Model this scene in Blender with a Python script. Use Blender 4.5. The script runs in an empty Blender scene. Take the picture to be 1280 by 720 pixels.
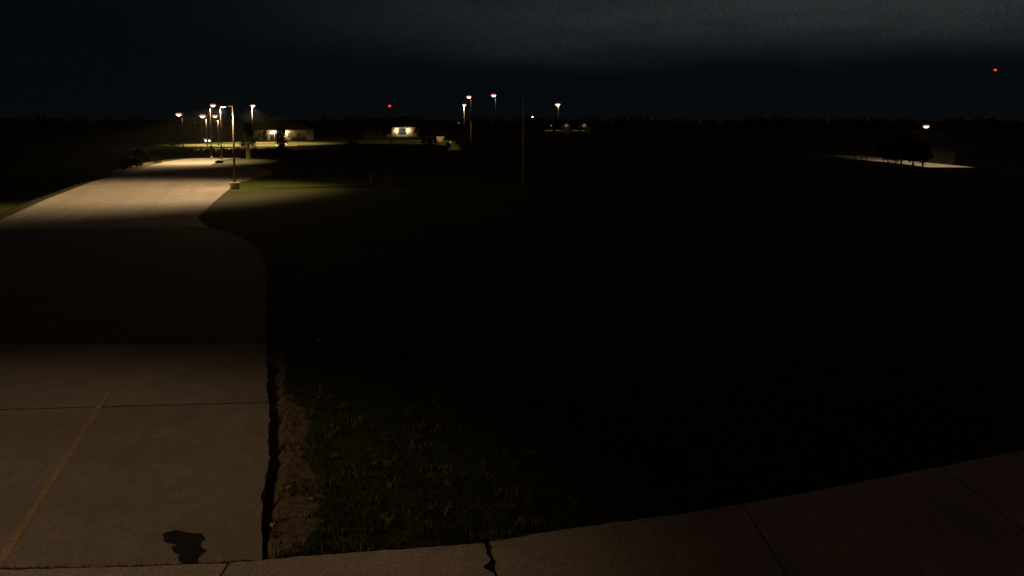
import bpy, bmesh, math, random
import numpy as np
from mathutils import Vector, Matrix, noise
random.seed(4); RNG = np.random.default_rng(4)
S = bpy.context.scene
COL = S.collection
R = math.radians

# ------------------------------------------------------------------ camera
CAM_H = 5.0
F = 1005.0                      # focal length in photograph pixels (1280 wide)
HORIZON = 168.0
PITCH = R(4.0)
PP = HORIZON + F * math.tan(PITCH)      # row of the optical axis; the lens is shifted down from there
cd = bpy.data.cameras.new('camera'); cam = bpy.data.objects.new('camera', cd); COL.objects.link(cam)
cd.sensor_width = 36.0; cd.lens = 36.0 * F / 1280.0
cd.shift_y = -(360 - PP) / 1280.0
cd.clip_start = 0.1; cd.clip_end = 9000
cam.location = (0, 0, CAM_H); cam.rotation_euler = (R(90) - PITCH, 0, 0)
S.camera = cam

# ------------------------------------------------------------------ exposure
S.view_settings.view_transform = 'Standard'; S.view_settings.look = 'None'
S.view_settings.exposure = 0.0; S.view_settings.gamma = 1.0
S.render.engine = 'CYCLES'
S.cycles.use_denoising = True
S.cycles.volume_bounces = 0
S.cycles.max_bounces = 5
S.cycles.sample_clamp_indirect = 2.0

# ------------------------------------------------------------------ node helper
class NT:
    def __init__(self, nt):
        self.t = nt; nt.nodes.clear()
    def n(self, typ, inputs=None, **kw):
        nd = self.t.nodes.new(typ)
        for k, v in kw.items(): setattr(nd, k, v)
        for k, v in (inputs or {}).items():
            if isinstance(v, bpy.types.NodeSocket): self.t.links.new(v, nd.inputs[k])
            else: nd.inputs[k].default_value = v
        return nd
    def link(self, a, b): self.t.links.new(a, b)
    def math(self, op, a, b=0.0, clamp=False):
        nd = self.n('ShaderNodeMath', {0: a, 1: b}, operation=op); nd.use_clamp = clamp
        return nd.outputs[0]
    def mix(self, fac, a, b):
        nd = self.n('ShaderNodeMix', data_type='RGBA')
        for i, v in ((0, fac), (6, a), (7, b)):
            if isinstance(v, bpy.types.NodeSocket): self.t.links.new(v, nd.inputs[i])
            else: nd.inputs[i].default_value = v
        return nd.outputs[2]
    def ss(self, v, lo, hi, a=0.0, b=1.0):
        nd = self.n('ShaderNodeMapRange', {0: v, 1: lo, 2: hi, 3: a, 4: b}, interpolation_type='SMOOTHSTEP')
        return nd.outputs[0]
    def noise(self, vec, scale, detail=3.0, rough=0.5):
        return self.n('ShaderNodeTexNoise', {'Vector': vec, 'Scale': scale, 'Detail': detail, 'Roughness': rough}).outputs[0]

# ------------------------------------------------------------------ world: night sky, last glow high on the right over a dark cloud bank
w = bpy.data.worlds.new('World'); S.world = w; w.use_nodes = True
t = NT(w.node_tree)
d = t.n('ShaderNodeTexCoord').outputs['Generated']
sp = t.n('ShaderNodeSeparateXYZ', {0: d})
hor = t.math('SQRT', t.math('ADD', t.math('MULTIPLY', sp.outputs[0], sp.outputs[0]), t.math('MULTIPLY', sp.outputs[1], sp.outputs[1])))
az = t.math('DIVIDE', sp.outputs[0], t.math('MAXIMUM', hor, 0.001))
stretch = t.n('ShaderNodeVectorMath', {0: d, 1: (1.0, 1.0, 4.5)}, operation='MULTIPLY').outputs[0]
n1 = t.noise(stretch, 3.2, 5.0, 0.55)
n2 = t.noise(stretch, 11.0, 5.0, 0.6)
el = t.math('ADD', sp.outputs[2], t.math('MULTIPLY', t.math('SUBTRACT', n1, 0.5), 0.05))
up = t.ss(el, 0.066, 0.152)
side = t.ss(t.math('ADD', az, t.math('MULTIPLY', t.math('SUBTRACT', n1, 0.5), 0.25)), -0.46, 0.42)
glow = t.math('MULTIPLY', up, side)
glow = t.math('MULTIPLY', glow, t.ss(n2, 0.2, 0.8, 0.78, 1.15))
glow = t.math('MULTIPLY', glow, t.ss(t.noise(d, 330.0, 2.0, 0.7), 0.25, 0.75, 0.76, 1.24))
glow = t.math('MULTIPLY', glow, t.ss(sp.outputs[2], 0.22, 0.75, 1.0, 0.15))
c = t.mix(glow, (0.0015, 0.0026, 0.0034, 1), (0.0225, 0.0258, 0.0272, 1))
c = t.mix(t.ss(sp.outputs[2], 0.22, 0.8), c, (0.0190, 0.0088, 0.0036, 1))    # warm overhead glow, unseen, added to lift the dark ground
SUN_EL, SUN_ROT = R(-6.0), R(70.0)
sky = t.n('ShaderNodeTexSky', sky_type='NISHITA', sun_disc=False, sun_elevation=SUN_EL, sun_rotation=SUN_ROT)
bg1 = t.n('ShaderNodeBackground', {0: sky.outputs[0], 1: 0.004})
bg2 = t.n('ShaderNodeBackground', {0: c, 1: 1.0})
add = t.n('ShaderNodeAddShader', {0: bg1.outputs[0], 1: bg2.outputs[0]})
o = t.n('ShaderNodeOutputWorld'); t.link(add.outputs[0], o.inputs[0])

# ------------------------------------------------------------------ ground heights and placing
def sm(a, b, v):
    v = max(0.0, min(1.0, (v - a) / (b - a))); return v * v * (3 - 2 * v)
def crest(x):                    # where the bank up to the plateau ends
    return 178 + 48 * sm(-49, -41, x)
LEFT = [(30, -34.0), (44, -33.5)]
def lot_left(y):                 # x of the long lot's left edge
    for (a, xa), (b, xb) in zip(LEFT, LEFT[1:]):
        if y <= b: return xa + (xb - xa) * (y - a) / (b - a)
    return LEFT[-1][1]
def terr(x, y):
    if x > 30 or y < 150: west = 0.0
    else: west = 1 - sm(-21, -15, x)
    z = 0.0
    if west > 0:
        yc = crest(x)
        top = 1.15 + (y - 178) * 0.02
        if y > yc: z = top
        elif y > yc - 5: z = top * (y - yc + 5) / 5
    far = 0.0
    if y > 240: far = 1.15 + (y - 178) * 0.02
    far *= sm(340, 395, y)
    mid = 1.2 * sm(185, 200, y) - 3.6 * sm(203, 228, y) * (1 - sm(330, 395, y)) - 1.2 * sm(330, 395, y)
    far += mid * sm(-30, -12, x) * (1 - sm(35, 60, x))
    z = z * west + far * (1 - west)
    if x > 50 and 50 < y < 300:      # verge falls away behind the street
        z -= 3.6 * sm(0, 6, x - (68.4 + (y - 116) * .192)) * sm(50, 80, y) * (1 - sm(220, 300, y))
    if z > 22: z = 22 + (z - 22) * 0.1
    if x < -20 and 20 < y < 176:      # the ground falls away left of the long lot
        e = lot_left(y); off = .35 + 2.2 * sm(92, 118, y)
        z -= 8.5 * sm(0, 13, e - off - x) * sm(20, 40, y) * (1 - sm(160, 174, y))
    return z - 0.04
cp, sp_ = math.cos(PITCH), math.sin(PITCH)
def ray(px, py):
    u = (px - 640) / F; v = (PP - py) / F
    return Vector((u, cp + v * sp_, -sp_ + v * cp))
def flat(px, py, z=0.0):         # where a line of sight meets the level ground
    r = ray(px, py); k = (z - CAM_H) / r.z
    return Vector((r.x * k, r.y * k, z))
def at(px, py, y):               # the point of a line of sight at distance y
    r = ray(px, py); k = y / r.y
    return Vector((r.x * k, y, CAM_H + r.z * k))
def foot(px, y):                 # point on the terrain, column px, distance y
    p = at(px, 180, y); z = terr(p.x, y)
    for _ in range(3):
        depth = y * cp + (CAM_H - z) * sp_
        x = (px - 640) / F * depth; z = terr(x, y)
    return Vector((x, y, z))

LEFT += sorted((flat(a, b).y, flat(a, b).x) for a, b in [(235, 198), (200, 203), (165, 214), (115, 227), (60, 248), (0, 275)])

# ------------------------------------------------------------------ materials
MATS = {}
def mat(name, col, rough=0.8, col2=None, scale=8.0, metal=0.0, bump=0.0, bscale=40.0, emit=None, es=0.0, detail=4.0, col3=None, scale3=1.0, lo=.35, hi=.65, spec=0.5):
    if name in MATS: return MATS[name]
    m = bpy.data.materials.new(name); m.use_nodes = True; t = NT(m.node_tree)
    pos = t.n('ShaderNodeNewGeometry').outputs['Position']
    c = (*col, 1)
    if col2:
        f = t.ss(t.noise(pos, scale, detail, 0.6), lo, hi); c = t.mix(f, c, (*col2, 1))
    if col3:
        f = t.ss(t.noise(pos, scale3, 4.0, 0.55), 0.45, 0.68); c = t.mix(f, c, (*col3, 1))
    ins = {'Base Color': c, 'Roughness': rough, 'Metallic': metal, 'Specular IOR Level': spec}
    if emit: ins['Emission Color'] = (*emit, 1); ins['Emission Strength'] = es
    if bump:
        b = t.n('ShaderNodeBump', {'Strength': 1.0, 'Distance': bump, 'Height': t.noise(pos, bscale, 4.0, 0.6)})
        ins['Normal'] = b.outputs[0]
    p = t.n('ShaderNodeBsdfPrincipled', ins)
    o = t.n('ShaderNodeOutputMaterial'); t.link(p.outputs[0], o.inputs[0])
    if emit: m.cycles.emission_sampling = 'NONE'
    MATS[name] = m; return m

def concrete(name, base, warm=(1, .93, .82), paint=None, streak=None):
    if name in MATS: return MATS[name]
    m = bpy.data.materials.new(name); m.use_nodes = True; t = NT(m.node_tree)
    pos = t.n('ShaderNodeNewGeometry').outputs['Position']
    b = Vector(warm) * base
    f1 = t.ss(t.noise(pos, 0.55, 5.0, 0.6), 0.3, 0.7)
    c = t.mix(f1, (*(b * .78), 1), (*(b * 1.12), 1))
    f0 = t.ss(t.noise(pos, 2.6, 6.0, 0.7), 0.38, 0.68)
    c = t.mix(t.math('MULTIPLY', f0, 0.55), c, (*(b * .55), 1))
    f2 = t.ss(t.noise(pos, 22.0, 5.0, 0.8), 0.36, 0.66)
    c = t.mix(t.math('MULTIPLY', f2, 0.85), c, (*(b * .52), 1))
    st = t.n('ShaderNodeVectorMath', {0: pos, 1: (1.6, .35, 1)}, operation='MULTIPLY').outputs[0]
    gr = t.ss(t.noise(pos, 95.0, 2.0, 0.8), 0.30, 0.70, .42, 1.55)
    c = t.n('ShaderNodeVectorMath', {0: c, 1: t.n('ShaderNodeCombineXYZ', {0: gr, 1: gr, 2: gr}).outputs[0]}, operation='MULTIPLY').outputs[0]
    if streak:      # tyre lanes drawn out along the drive
        sk = t.n('ShaderNodeVectorRotate', {'Vector': pos, 'Angle': streak}, rotation_type='Z_AXIS').outputs[0]
        sk = t.n('ShaderNodeVectorMath', {0: sk, 1: (1.0, .05, 1)}, operation='MULTIPLY').outputs[0]
        c = t.mix(t.math('MULTIPLY', t.ss(t.noise(sk, 0.75, 5.0, 0.7), 0.40, 0.66), 0.5), c, (*(b * .42), 1))
    f3 = t.ss(t.noise(st, 0.9, 6.0, 0.65), 0.56, 0.74)
    c = t.mix(t.math('MULTIPLY', f3, 0.45), c, (*(b * .42), 1))
    vo = t.n('ShaderNodeTexVoronoi', {'Vector': pos, 'Scale': 7.0, 'Randomness': 1.0}).outputs['Distance']
    spots = t.ss(vo, 0.05, 0.10, 1, 0)
    pick = t.ss(t.noise(pos, 5.0, 1.0), 0.52, 0.56)
    c = t.mix(t.math('MULTIPLY', t.math('MULTIPLY', spots, pick), 0.75), c, (*(b * .22), 1))
    if paint:
        wear = t.ss(t.noise(pos, 22.0, 5.0, 0.75), 0.36, 0.62, 0.85, 0.10)
        wear2 = t.ss(t.noise(pos, 2.2, 2.0, 0.6), 0.36, 0.58, 1.0, 0.45)
        c = t.mix(t.math('MULTIPLY', wear, wear2), c, (*paint, 1))
    bp = t.n('ShaderNodeBump', {'Strength': 0.6, 'Distance': 0.006, 'Height': t.noise(pos, 60.0, 5.0, 0.7)})
    p = t.n('ShaderNodeBsdfPrincipled', {'Base Color': c, 'Roughness': 0.9, 'Normal': bp.outputs[0]})
    o = t.n('ShaderNodeOutputMaterial'); t.link(p.outputs[0], o.inputs[0])
    MATS[name] = m; return m

CONC = concrete('slab_concrete', 0.30)
WALKM = concrete('walk_concrete', 0.42, (1, .90, .78))
LOTM = concrete('lot_concrete', 0.36, (1, .95, .84), streak=R(-19))
PAINT = concrete('worn_yellow_paint', 0.30, paint=(.55, .34, .07))
MIDM = concrete('mid_lot_painted_shade', 0.085, (1, .9, .8))  # darker tone paints the shade of the unlit middle stretch into the pavement
ASPH = mat('asphalt', (.045, .045, .045), 0.9, (.07, .068, .065), 20)
GRASS = mat('lawn', (.050, .060, .016), 1.0, (.085, .085, .028), 3.0, bump=.03, bscale=14, col3=(.07, .055, .025), scale3=.25, spec=.1)
SOIL = mat('soil', (.05, .036, .024), 1.0, (.10, .075, .05), 9.0, bump=.02, bscale=30, spec=.1)
STEEL = mat('galvanised_steel', (.055, .048, .034), .7, (.04, .034, .025), 3.0, metal=.3)
DSTEEL = mat('bronze_painted_steel', (.20, .17, .13), .5, (.15, .13, .10), 4.0)
MATTBLACK = mat('matt_black', (.006, .006, .006), .95, (.008, .008, .008), 10, spec=0)
BLACKM = mat('dark_housing', (.03, .028, .025), .5, (.045, .04, .035), 10)
LENS = mat('lamp_glass', (.8, .75, .7), .3, emit=(1.0, .60, .50), es=5.0)
HALO = mat('lamp_bloom_glow', (.6, .5, .45), .4, emit=(1.0, .34, .24), es=.75)  # dim pink emission paints the bloom round the lamp glass
LENSW = mat('lamp_glass_white', (.8, .8, .8), .3, emit=(1.0, .80, .66), es=8.0)
REDL = mat('red_beacon_glass', (.5, .02, .02), .3, emit=(1.0, .035, .02), es=2.4)
CYANL = mat('small_blue_green_glass', (.3, .6, .6), .3, emit=(.35, 1.0, .95), es=9.0)
HEADL = mat('headlight_glass', (.8, .9, .9), .2, emit=(.75, 1.0, .92), es=26.0)
SCONCE = mat('wall_light_glass', (.8, .75, .6), .3, emit=(1.0, .80, .52), es=9.0)
WALL = mat('tan_block_wall', (.36, .30, .20), .9, (.30, .25, .17), 2.5, bump=.01, bscale=6)
WHITE = mat('white_trim', (.72, .70, .66), .7, (.62, .60, .56), 6)
ROOF = mat('dark_shingles', (.035, .030, .028), .95, (.055, .048, .042), 9, bump=.02, bscale=9)
ROOFW = mat('pale_metal_roof', (.45, .42, .35), .5, (.36, .33, .27), 3)
GLASSD = mat('dark_window_glass', (.02, .03, .05), .15, (.03, .04, .06), 2)
GLASSB = mat('blue_lit_window_glass', (.02, .03, .05), .15, (.03, .04, .06), 2, emit=(.10, .22, .42), es=.10)
GLASSL = mat('lit_door_glass', (.2, .25, .3), .2, (.3, .35, .4), 2, emit=(.42, .58, .78), es=.55)
GLASSW = mat('warm_lit_window', (.3, .25, .1), .3, (.35, .3, .15), 2, emit=(1.0, .62, .14), es=.10)
BARK = mat('bark', (.07, .05, .035), 1, (.11, .085, .06), 12, bump=.02, bscale=20)
def leafmat(name, a, b):
    return mat(name, a, .8, b, 1.1, detail=2.0, spec=.2)
LEAF = leafmat('leaves', (.018, .028, .008), (.035, .048, .015))
LEAF2 = leafmat('dry_leaves', (.06, .065, .02), (.11, .10, .035))
PATCH = mat('dark_patch_surface', (.006, .005, .004), .7, (.014, .011, .008), 30, lo=.55, hi=.85)
BLADE = mat('grass_blades', (.020, .026, .007), .8, (.07, .065, .018), 12.0, detail=3, lo=.42, hi=.72, spec=.2)
STRAW = mat('dry_grass_blades', (.22, .20, .06), .8, (.09, .085, .03), 9.0, spec=.2)
STONE = mat('pale_stone', (.48, .42, .34), .9, (.36, .32, .27), 20)
CARP = mat('car_paint_dark', (.03, .035, .045), .3, (.035, .04, .05), 5)
RUBBER = mat('tyre_rubber', (.02, .02, .02), .9, (.03, .03, .03), 20)
PAPER = mat('white_paper', (.7, .68, .62), .8, (.6, .58, .52), 30)

# ------------------------------------------------------------------ object helpers
def tag(o, label=None, cat=None, group=None, kind=None):
    for k, v in (('label', label), ('category', cat), ('group', group), ('kind', kind)):
        if v: o[k] = v
    return o
def empty(name, loc, rz=0, **kw):
    o = bpy.data.objects.new(name, None); COL.objects.link(o); o.location = loc; o.rotation_euler = (0, 0, rz)
    o.empty_display_size = .2
    return tag(o, **kw)
def obj(name, bm, m, parent=None, smooth=False, loc=None, **kw):
    me = bpy.data.meshes.new(name)
    bmesh.ops.recalc_face_normals(bm, faces=bm.faces)
    bm.to_mesh(me); bm.free(); me.materials.append(m)
    if smooth:
        for p in me.polygons: p.use_smooth = True
    o = bpy.data.objects.new(name, me); COL.objects.link(o); o.parent = parent
    if loc is not None: o.location = loc
    return tag(o, **kw)
def raw(name, V, Fc, m, parent=None, loc=None, **kw):
    me = bpy.data.meshes.new(name); V = np.asarray(V, np.float32); Fc = np.asarray(Fc, np.int32)
    me.vertices.add(len(V)); me.vertices.foreach_set('co', V.ravel())
    k = Fc.shape[1]
    me.loops.add(Fc.size); me.loops.foreach_set('vertex_index', Fc.ravel())
    me.polygons.add(len(Fc)); me.polygons.foreach_set('loop_start', np.arange(0, Fc.size, k, dtype=np.int32))
    me.update(calc_edges=True); me.materials.append(m)
    o = bpy.data.objects.new(name, me); COL.objects.link(o); o.parent = parent
    if loc is not None: o.location = loc
    return tag(o, **kw)
def box(bm, x0, x1, y0, y1, z0, z1, bev=0.0):
    M = Matrix.Translation(((x0 + x1) / 2, (y0 + y1) / 2, (z0 + z1) / 2)) @ Matrix.Diagonal((x1 - x0, y1 - y0, z1 - z0, 1))
    r = bmesh.ops.create_cube(bm, size=1, matrix=M)
    if bev:
        es = list({e for v in r['verts'] for e in v.link_edges})
        bmesh.ops.bevel(bm, geom=es, offset=bev, segments=2, affect='EDGES')
def tube(bm, pts, rad, seg=8):
    rings = []; pts = [Vector(p) for p in pts]
    for i, p in enumerate(pts):
        a = pts[max(i - 1, 0)]; b = pts[min(i + 1, len(pts) - 1)]
        dz = (b - a).normalized(); u = dz.orthogonal().normalized()
        if i: u = (pu - dz * pu.dot(dz)).normalized()
        pu = u; v = dz.cross(u); r = rad[i] if hasattr(rad, '__len__') else rad
        rings.append([bm.verts.new(p + (u * math.cos(2 * math.pi * k / seg) + v * math.sin(2 * math.pi * k / seg)) * r) for k in range(seg)])
    for a, b in zip(rings, rings[1:]):
        for k in range(seg): bm.faces.new((a[k], a[(k + 1) % seg], b[(k + 1) % seg], b[k]))
    bm.faces.new(rings[0][::-1]); bm.faces.new(rings[-1])
def ball(bm, c, rx, ry, rz, sub=2):
    bmesh.ops.create_icosphere(bm, subdivisions=sub, radius=1, matrix=Matrix.Translation(c) @ Matrix.Diagonal((rx, ry, rz, 1)))
def prism(bm, pts, z0, z1):      # closed polygon (x,y) extruded
    a = [bm.verts.new((p[0], p[1], z1)) for p in pts]; b = [bm.verts.new((p[0], p[1], z0)) for p in pts]
    bm.faces.new(a); bm.faces.new(b[::-1])
    for i in range(len(pts)):
        j = (i + 1) % len(pts); bm.faces.new((a[i], b[i], b[j], a[j]))
def hull(bm, a, b):              # skin between two loops of equal length
    A = [bm.verts.new(p) for p in a]; B = [bm.verts.new(p) for p in b]
    bm.faces.new(A); bm.faces.new(B[::-1])
    for i in range(len(a)):
        j = (i + 1) % len(a); bm.faces.new((A[i], B[i], B[j], A[j]))
def B(fn, *a, **k):
    bm = bmesh.new(); fn(bm, *a, **k); return bm
def copy_tree(o, parent=None):
    c = o.copy(); COL.objects.link(c); c.parent = parent
    for ch in list(o.children): copy_tree(ch, c)
    return c

# ------------------------------------------------------------------ lamps' light
def lamp_light(parent, loc, energy, col, half=74, blend=.25, tilt=(0, 0), wing=3.0, cap=60.0, radius=.12, name='lamp_beam'):
    """a downward light with the bat-wing distribution of an area luminaire"""
    L = bpy.data.lights.new(name, 'SPOT'); L.energy = energy; L.color = col
    L.spot_size = R(2 * half); L.spot_blend = blend; L.shadow_soft_size = radius
    L.use_nodes = True; t = NT(L.node_tree)
    inc = t.n('ShaderNodeNewGeometry').outputs['Incoming']
    z = t.math('ABSOLUTE', t.n('ShaderNodeSeparateXYZ', {0: inc}).outputs[2])
    s = t.math('MINIMUM', t.math('POWER', t.math('MAXIMUM', z, .05), -wing), cap)
    e = t.n('ShaderNodeEmission', {1: s}); o = t.n('ShaderNodeOutputLight'); t.link(e.outputs[0], o.inputs[0])
    ob = bpy.data.objects.new(name, L); COL.objects.link(ob); ob.parent = parent; ob.location = loc
    ob.rotation_euler = (Vector((tilt[0], tilt[1], -1))).to_track_quat('-Z', 'Y').to_euler()
    return ob
WARM = (1.0, .64, .315); WARM2 = (1.0, .63, .34); FAR = (1.0, .66, .30)

def street_lamp(px, yd, head_py, arm, label, energy, lens=LENS, lr=.54, group='tall lamps of the far car park', light=True, **lk):
    """arm: metres the head stands off from the pole, towards +x"""
    q = at(px, head_py, yd); p = Vector((q.x, yd, terr(q.x, yd))); top = q.z - p.z
    root = empty('street_lamp', p, label=label, cat='street lamp', group=group)
    obj('base', B(lambda bm: (tube(bm, [(0, 0, 0), (0, 0, .55)], [.30, .28], 14))), WALKM, root)
    obj('pole', B(lambda bm: tube(bm, [(0, 0, .55), (0, 0, top * .6), (0, 0, top)], [.12, .10, .075], 10)), STEEL, root, smooth=True)
    s = 1 if arm > 0 else -1
    obj('arm', B(lambda bm: tube(bm, [(0, 0, top - .25), (arm * .4, 0, top + .02), (arm - s * .35, 0, top + .12)], [.045, .04, .035], 8)), STEEL, root, smooth=True)
    def hd(bm):
        box(bm, arm - .38, arm + .38, -.17, .17, top + .06, top + .24, .05)
    obj('lamp_head', B(hd), STEEL, root)
    obj('lens', B(lambda bm: ball(bm, (arm, 0, top + .02), lr, lr, lr * .72)), lens, root, smooth=True)
    obj('bloom_ring', B(lambda bm: tube(bm, [(arm, 0, top + .0), (arm, 0, top + lr * .75)], [lr * 1.7, lr * 1.0], 16)), HALO, root)  # added glowing cone, stands in for the bloom round the lens
    if light:
        lamp_light(root, (arm, 0, top - lr * .72 - .08), energy, FAR, **lk)
    return root

# ================================================================== THE SETTING
# curves of the foreground: edge of the slab and edge of the dirt (photograph pixels on level ground)
EDGE = [flat(a, b) for a, b in [(334, 330), (333, 400), (332, 430), (334, 480), (337, 530), (336, 570), (330, 610), (327, 640), (325, 690), (324, 705)]]
DIRT = [flat(a, b) for a, b in [(340, 330), (340, 400), (340, 430), (344, 480), (348, 530), (347, 570), (342, 610), (334, 640), (333, 690), (333, 705)]]
WTOP = [flat(a, b, .05) for a, b in [(-420, 716), (0, 711), (180, 707), (290, 702), (400, 693), (600, 678), (615, 676), (700, 661), (870, 639), (1000, 616), (1280, 562), (1700, 470)]]
def interp(curve, y):            # x on a curve at depth y
    c = sorted(((p.y, p.x) for p in curve))
    if y <= c[0][0]: return c[0][1]
    for (a, xa), (b, xb) in zip(c, c[1:]):
        if y <= b: return xa + (xb - xa) * (y - a) / (b - a)
    return c[-1][1]
def wtop(x):
    for a, b in zip(WTOP, WTOP[1:]):
        if x <= b.x: return a.y + (b.y - a.y) * (x - a.x) / (b.x - a.x)
    return WTOP[-1].y
def wob(x, y, s, a): return a * noise.noise(Vector((x * s, y * s, 3.7)))

def ground_z(x, y):
    z = terr(x, y)
    if y < 30 and -12 < x < 30:
        e = interp(EDGE, y); dd = interp(DIRT, y) + wob(x, y, 2.5, .12)
        if x < e + .02: z = -.20
        elif x < dd: z = -.17
        else:
            k = sm(0, .14, x - dd)
            z = -.17 + k * (.15 + wob(x, y, 1.2, .05) + wob(x, y, 5, .03) + wob(x, y, 17, .012))
        if y < wtop(x) - .05: z = -.12
        z *= 1 - sm(26, 30, y); z += -.04 * sm(26, 30, y)
    return z
def axis(parts):
    v = []
    for a, b, s in parts: v += list(np.arange(a, b, s))
    return v + [parts[-1][1]]
XS = axis([(-4000, -600, 340), (-600, -140, 46), (-140, -100, 8), (-100, -72, 4), (-72, -30, 1.1), (-30, -8, 2.5), (-8, -6.5, .3), (-6.5, -2.6, .045), (-2.6, 12, .18), (12, 60, 6), (60, 90, 1.5), (90, 140, 10), (140, 600, 46), (600, 4000, 340)])
YS = axis([(-600, -20, 58), (-20, 8, 4), (8, 22, .09), (22, 30, .4), (30, 165, 3), (165, 182, .8), (182, 215, 3), (215, 232, .9), (232, 400, 12), (400, 1000, 60), (1000, 8000, 700)])
V = np.array([(x, y, ground_z(x, y)) for y in YS for x in XS]); nx, ny = len(XS), len(YS)
I = np.arange((ny - 1) * nx).reshape(ny - 1, nx)[:, :-1].ravel()
Fq = np.stack([I, I + 1, I + nx + 1, I + nx], 1)
# ground material: lawn with a bare strip of soil along the slab
gm = bpy.data.materials.new('ground'); gm.use_nodes = True; t = NT(gm.node_tree)
pos = t.n('ShaderNodeNewGeometry').outputs['Position']
att = t.n('ShaderNodeAttribute', attribute_name='bare').outputs['Fac']
g = t.mix(t.ss(t.noise(pos, 3.0, 4), .35, .65), (.028, .046, .009, 1), (.052, .068, .015, 1))
g = t.mix(t.math('MULTIPLY', t.ss(t.noise(pos, .22, 4), .4, .7), .6), g, (.05, .038, .015, 1))
s_ = t.mix(t.ss(t.noise(pos, 9.0, 5, .7), .35, .65), (.10, .080, .050, 1), (.21, .175, .118, 1))
s_ = t.mix(t.ss(t.noise(pos, 38.0, 3, .7), .5, .66), s_, (.07, .052, .035, 1))
bf = t.ss(t.math('ADD', att, t.math('MULTIPLY', t.math('SUBTRACT', t.noise(pos, 3.5, 5, .7), .5), 2.2)), .46, .60)
cc = t.mix(bf, g, s_)
bp = t.n('ShaderNodeBump', {'Strength': 1.0, 'Distance': .03, 'Height': t.noise(pos, 26, 5, .7)})
p = t.n('ShaderNodeBsdfPrincipled', {'Base Color': cc, 'Roughness': 1.0, 'Specular IOR Level': .1, 'Normal': bp.outputs[0]})
o = t.n('ShaderNodeOutputMaterial'); t.link(p.outputs[0], o.inputs[0])
ground = raw('ground', V, Fq, gm, kind='structure')
ba = []
for y in YS:
    for x in XS:
        b = 0
        if y < 24 and -6 < x < 0:
            dd = interp(DIRT, y)
            wdt = .25 + .38 * (1 - sm(11, 17, y)) + .12 * math.sin(y * 1.9)
            b = 1 - sm(wdt * .55, wdt * 1.35, x - dd)
            b *= 1 - sm(16.5, 21, y)
        ba.append(b)
a_ = ground.data.attributes.new('bare', 'FLOAT', 'POINT'); a_.data.foreach_set('value', ba)
for pl in ground.data.polygons: pl.use_smooth = True

# --- parking lot of the foreground: cast panels with an open joint
lot = empty('parking_lot', (0, 0, 0), kind='structure')
def edge_between(y0, y1, n=40):
    r = []
    for i in range(n + 1):
        y = y0 + (y1 - y0) * i / n
        r.append((interp(EDGE, y) + wob(0, y, 3, .05) + wob(0, y, 11, .018), y))
    return r
jy = lambda x: flat(0, 511).y + (x - flat(0, 511).x) * ((flat(330, 501).y - flat(0, 511).y) / (flat(330, 501).x - flat(0, 511).x))
yw = lambda x: wtop(x) + .045
# near panel
exn = interp(EDGE, jy(-5)); y0 = yw(-3.3); y1 = jy(-5.4)
near = edge_between(y0 + .02, y1 - .045, 60)
xl = -13.0
lowrow = [(x, yw(x) + .03 + abs(wob(x, 0, 4, .03)) + abs(wob(x, 0, 19, .02))) for x in np.linspace(xl, near[0][0] - .03, 120)]
obj('concrete_panel', B(prism, lowrow + near + [(xl, jy(xl) - .045)], -.25, 0.0), CONC, lot)
far1 = edge_between(y1 + .045, flat(0, 430).y, 60); ya = flat(0, 430).y
obj('concrete_panel', B(prism, [(xl, jy(xl) + .045)] + far1 + [(xl, ya)], -.25, -.003), CONC, lot)
mid_edge = edge_between(ya + .02, 30, 60)
obj('shade_toned_panel', B(prism, [(-34, ya + .02)] + mid_edge + [(-34, 30)], -.25, -.006), MIDM, lot)  # darkened surface where the lamp light runs out
obj('joint_sealant', B(prism, [(xl, jy(xl) - .044), (interp(EDGE, y1) - .03, y1 - .044), (interp(EDGE, y1) - .03, y1 + .044), (xl, jy(xl) + .044)], -.2, -.010), mat('joint_tar', (.03, .024, .018), .9, (.12, .095, .07), 7), lot)
# left-hand continuation, then the long lot running away to the lamps
obj('concrete_panel', B(prism, [(-30, 8), (xl - .03, 8), (xl - .03, ya), (-30, ya)], -.25, -.002), CONC, lot)
def sheet(name, pts, th, m, parent=None, z=0.0, **kw):
    return obj(name, B(prism, [(q[0], q[1]) for q in pts], z - th, z), m, parent, **kw)
mid_px = [(334, 330), (322, 312), (304, 298), (280, 289), (262, 285.5), (240, 284), (150, 285), (0, 287)]
mp = [flat(a, b) for a, b in mid_px]
sheet('shade_toned_panel', [(interp(EDGE, 30.02), 30.02)] + [(q.x, q.y) for q in mp[1:]] + [(-31.5, 42), (-34, 30.02)], .2, MIDM, lot, z=-.006)  # darkened likewise, up to where the far pool of light begins
far_px = [(0, 286.7), (150, 284.7), (240, 283.7), (262, 285.2), (252, 277), (247, 271.8), (268, 252), (292, 231.5), (302, 227), (322, 222), (340, 217), (338, 212), (322, 209), (300, 207.5), (263, 207), (268, 203.5), (278, 199.5), (300, 198), (300, 197), (262, 197), (235, 198), (200, 203), (165, 214), (115, 227), (60, 248), (0, 275), (-30, 286.7)]
fp = [flat(a, b) for a, b in far_px]
pts = [(q.x, q.y) for q in fp]
sheet('lot_surface', pts, .2, LOTM, lot, z=-.005)
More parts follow.
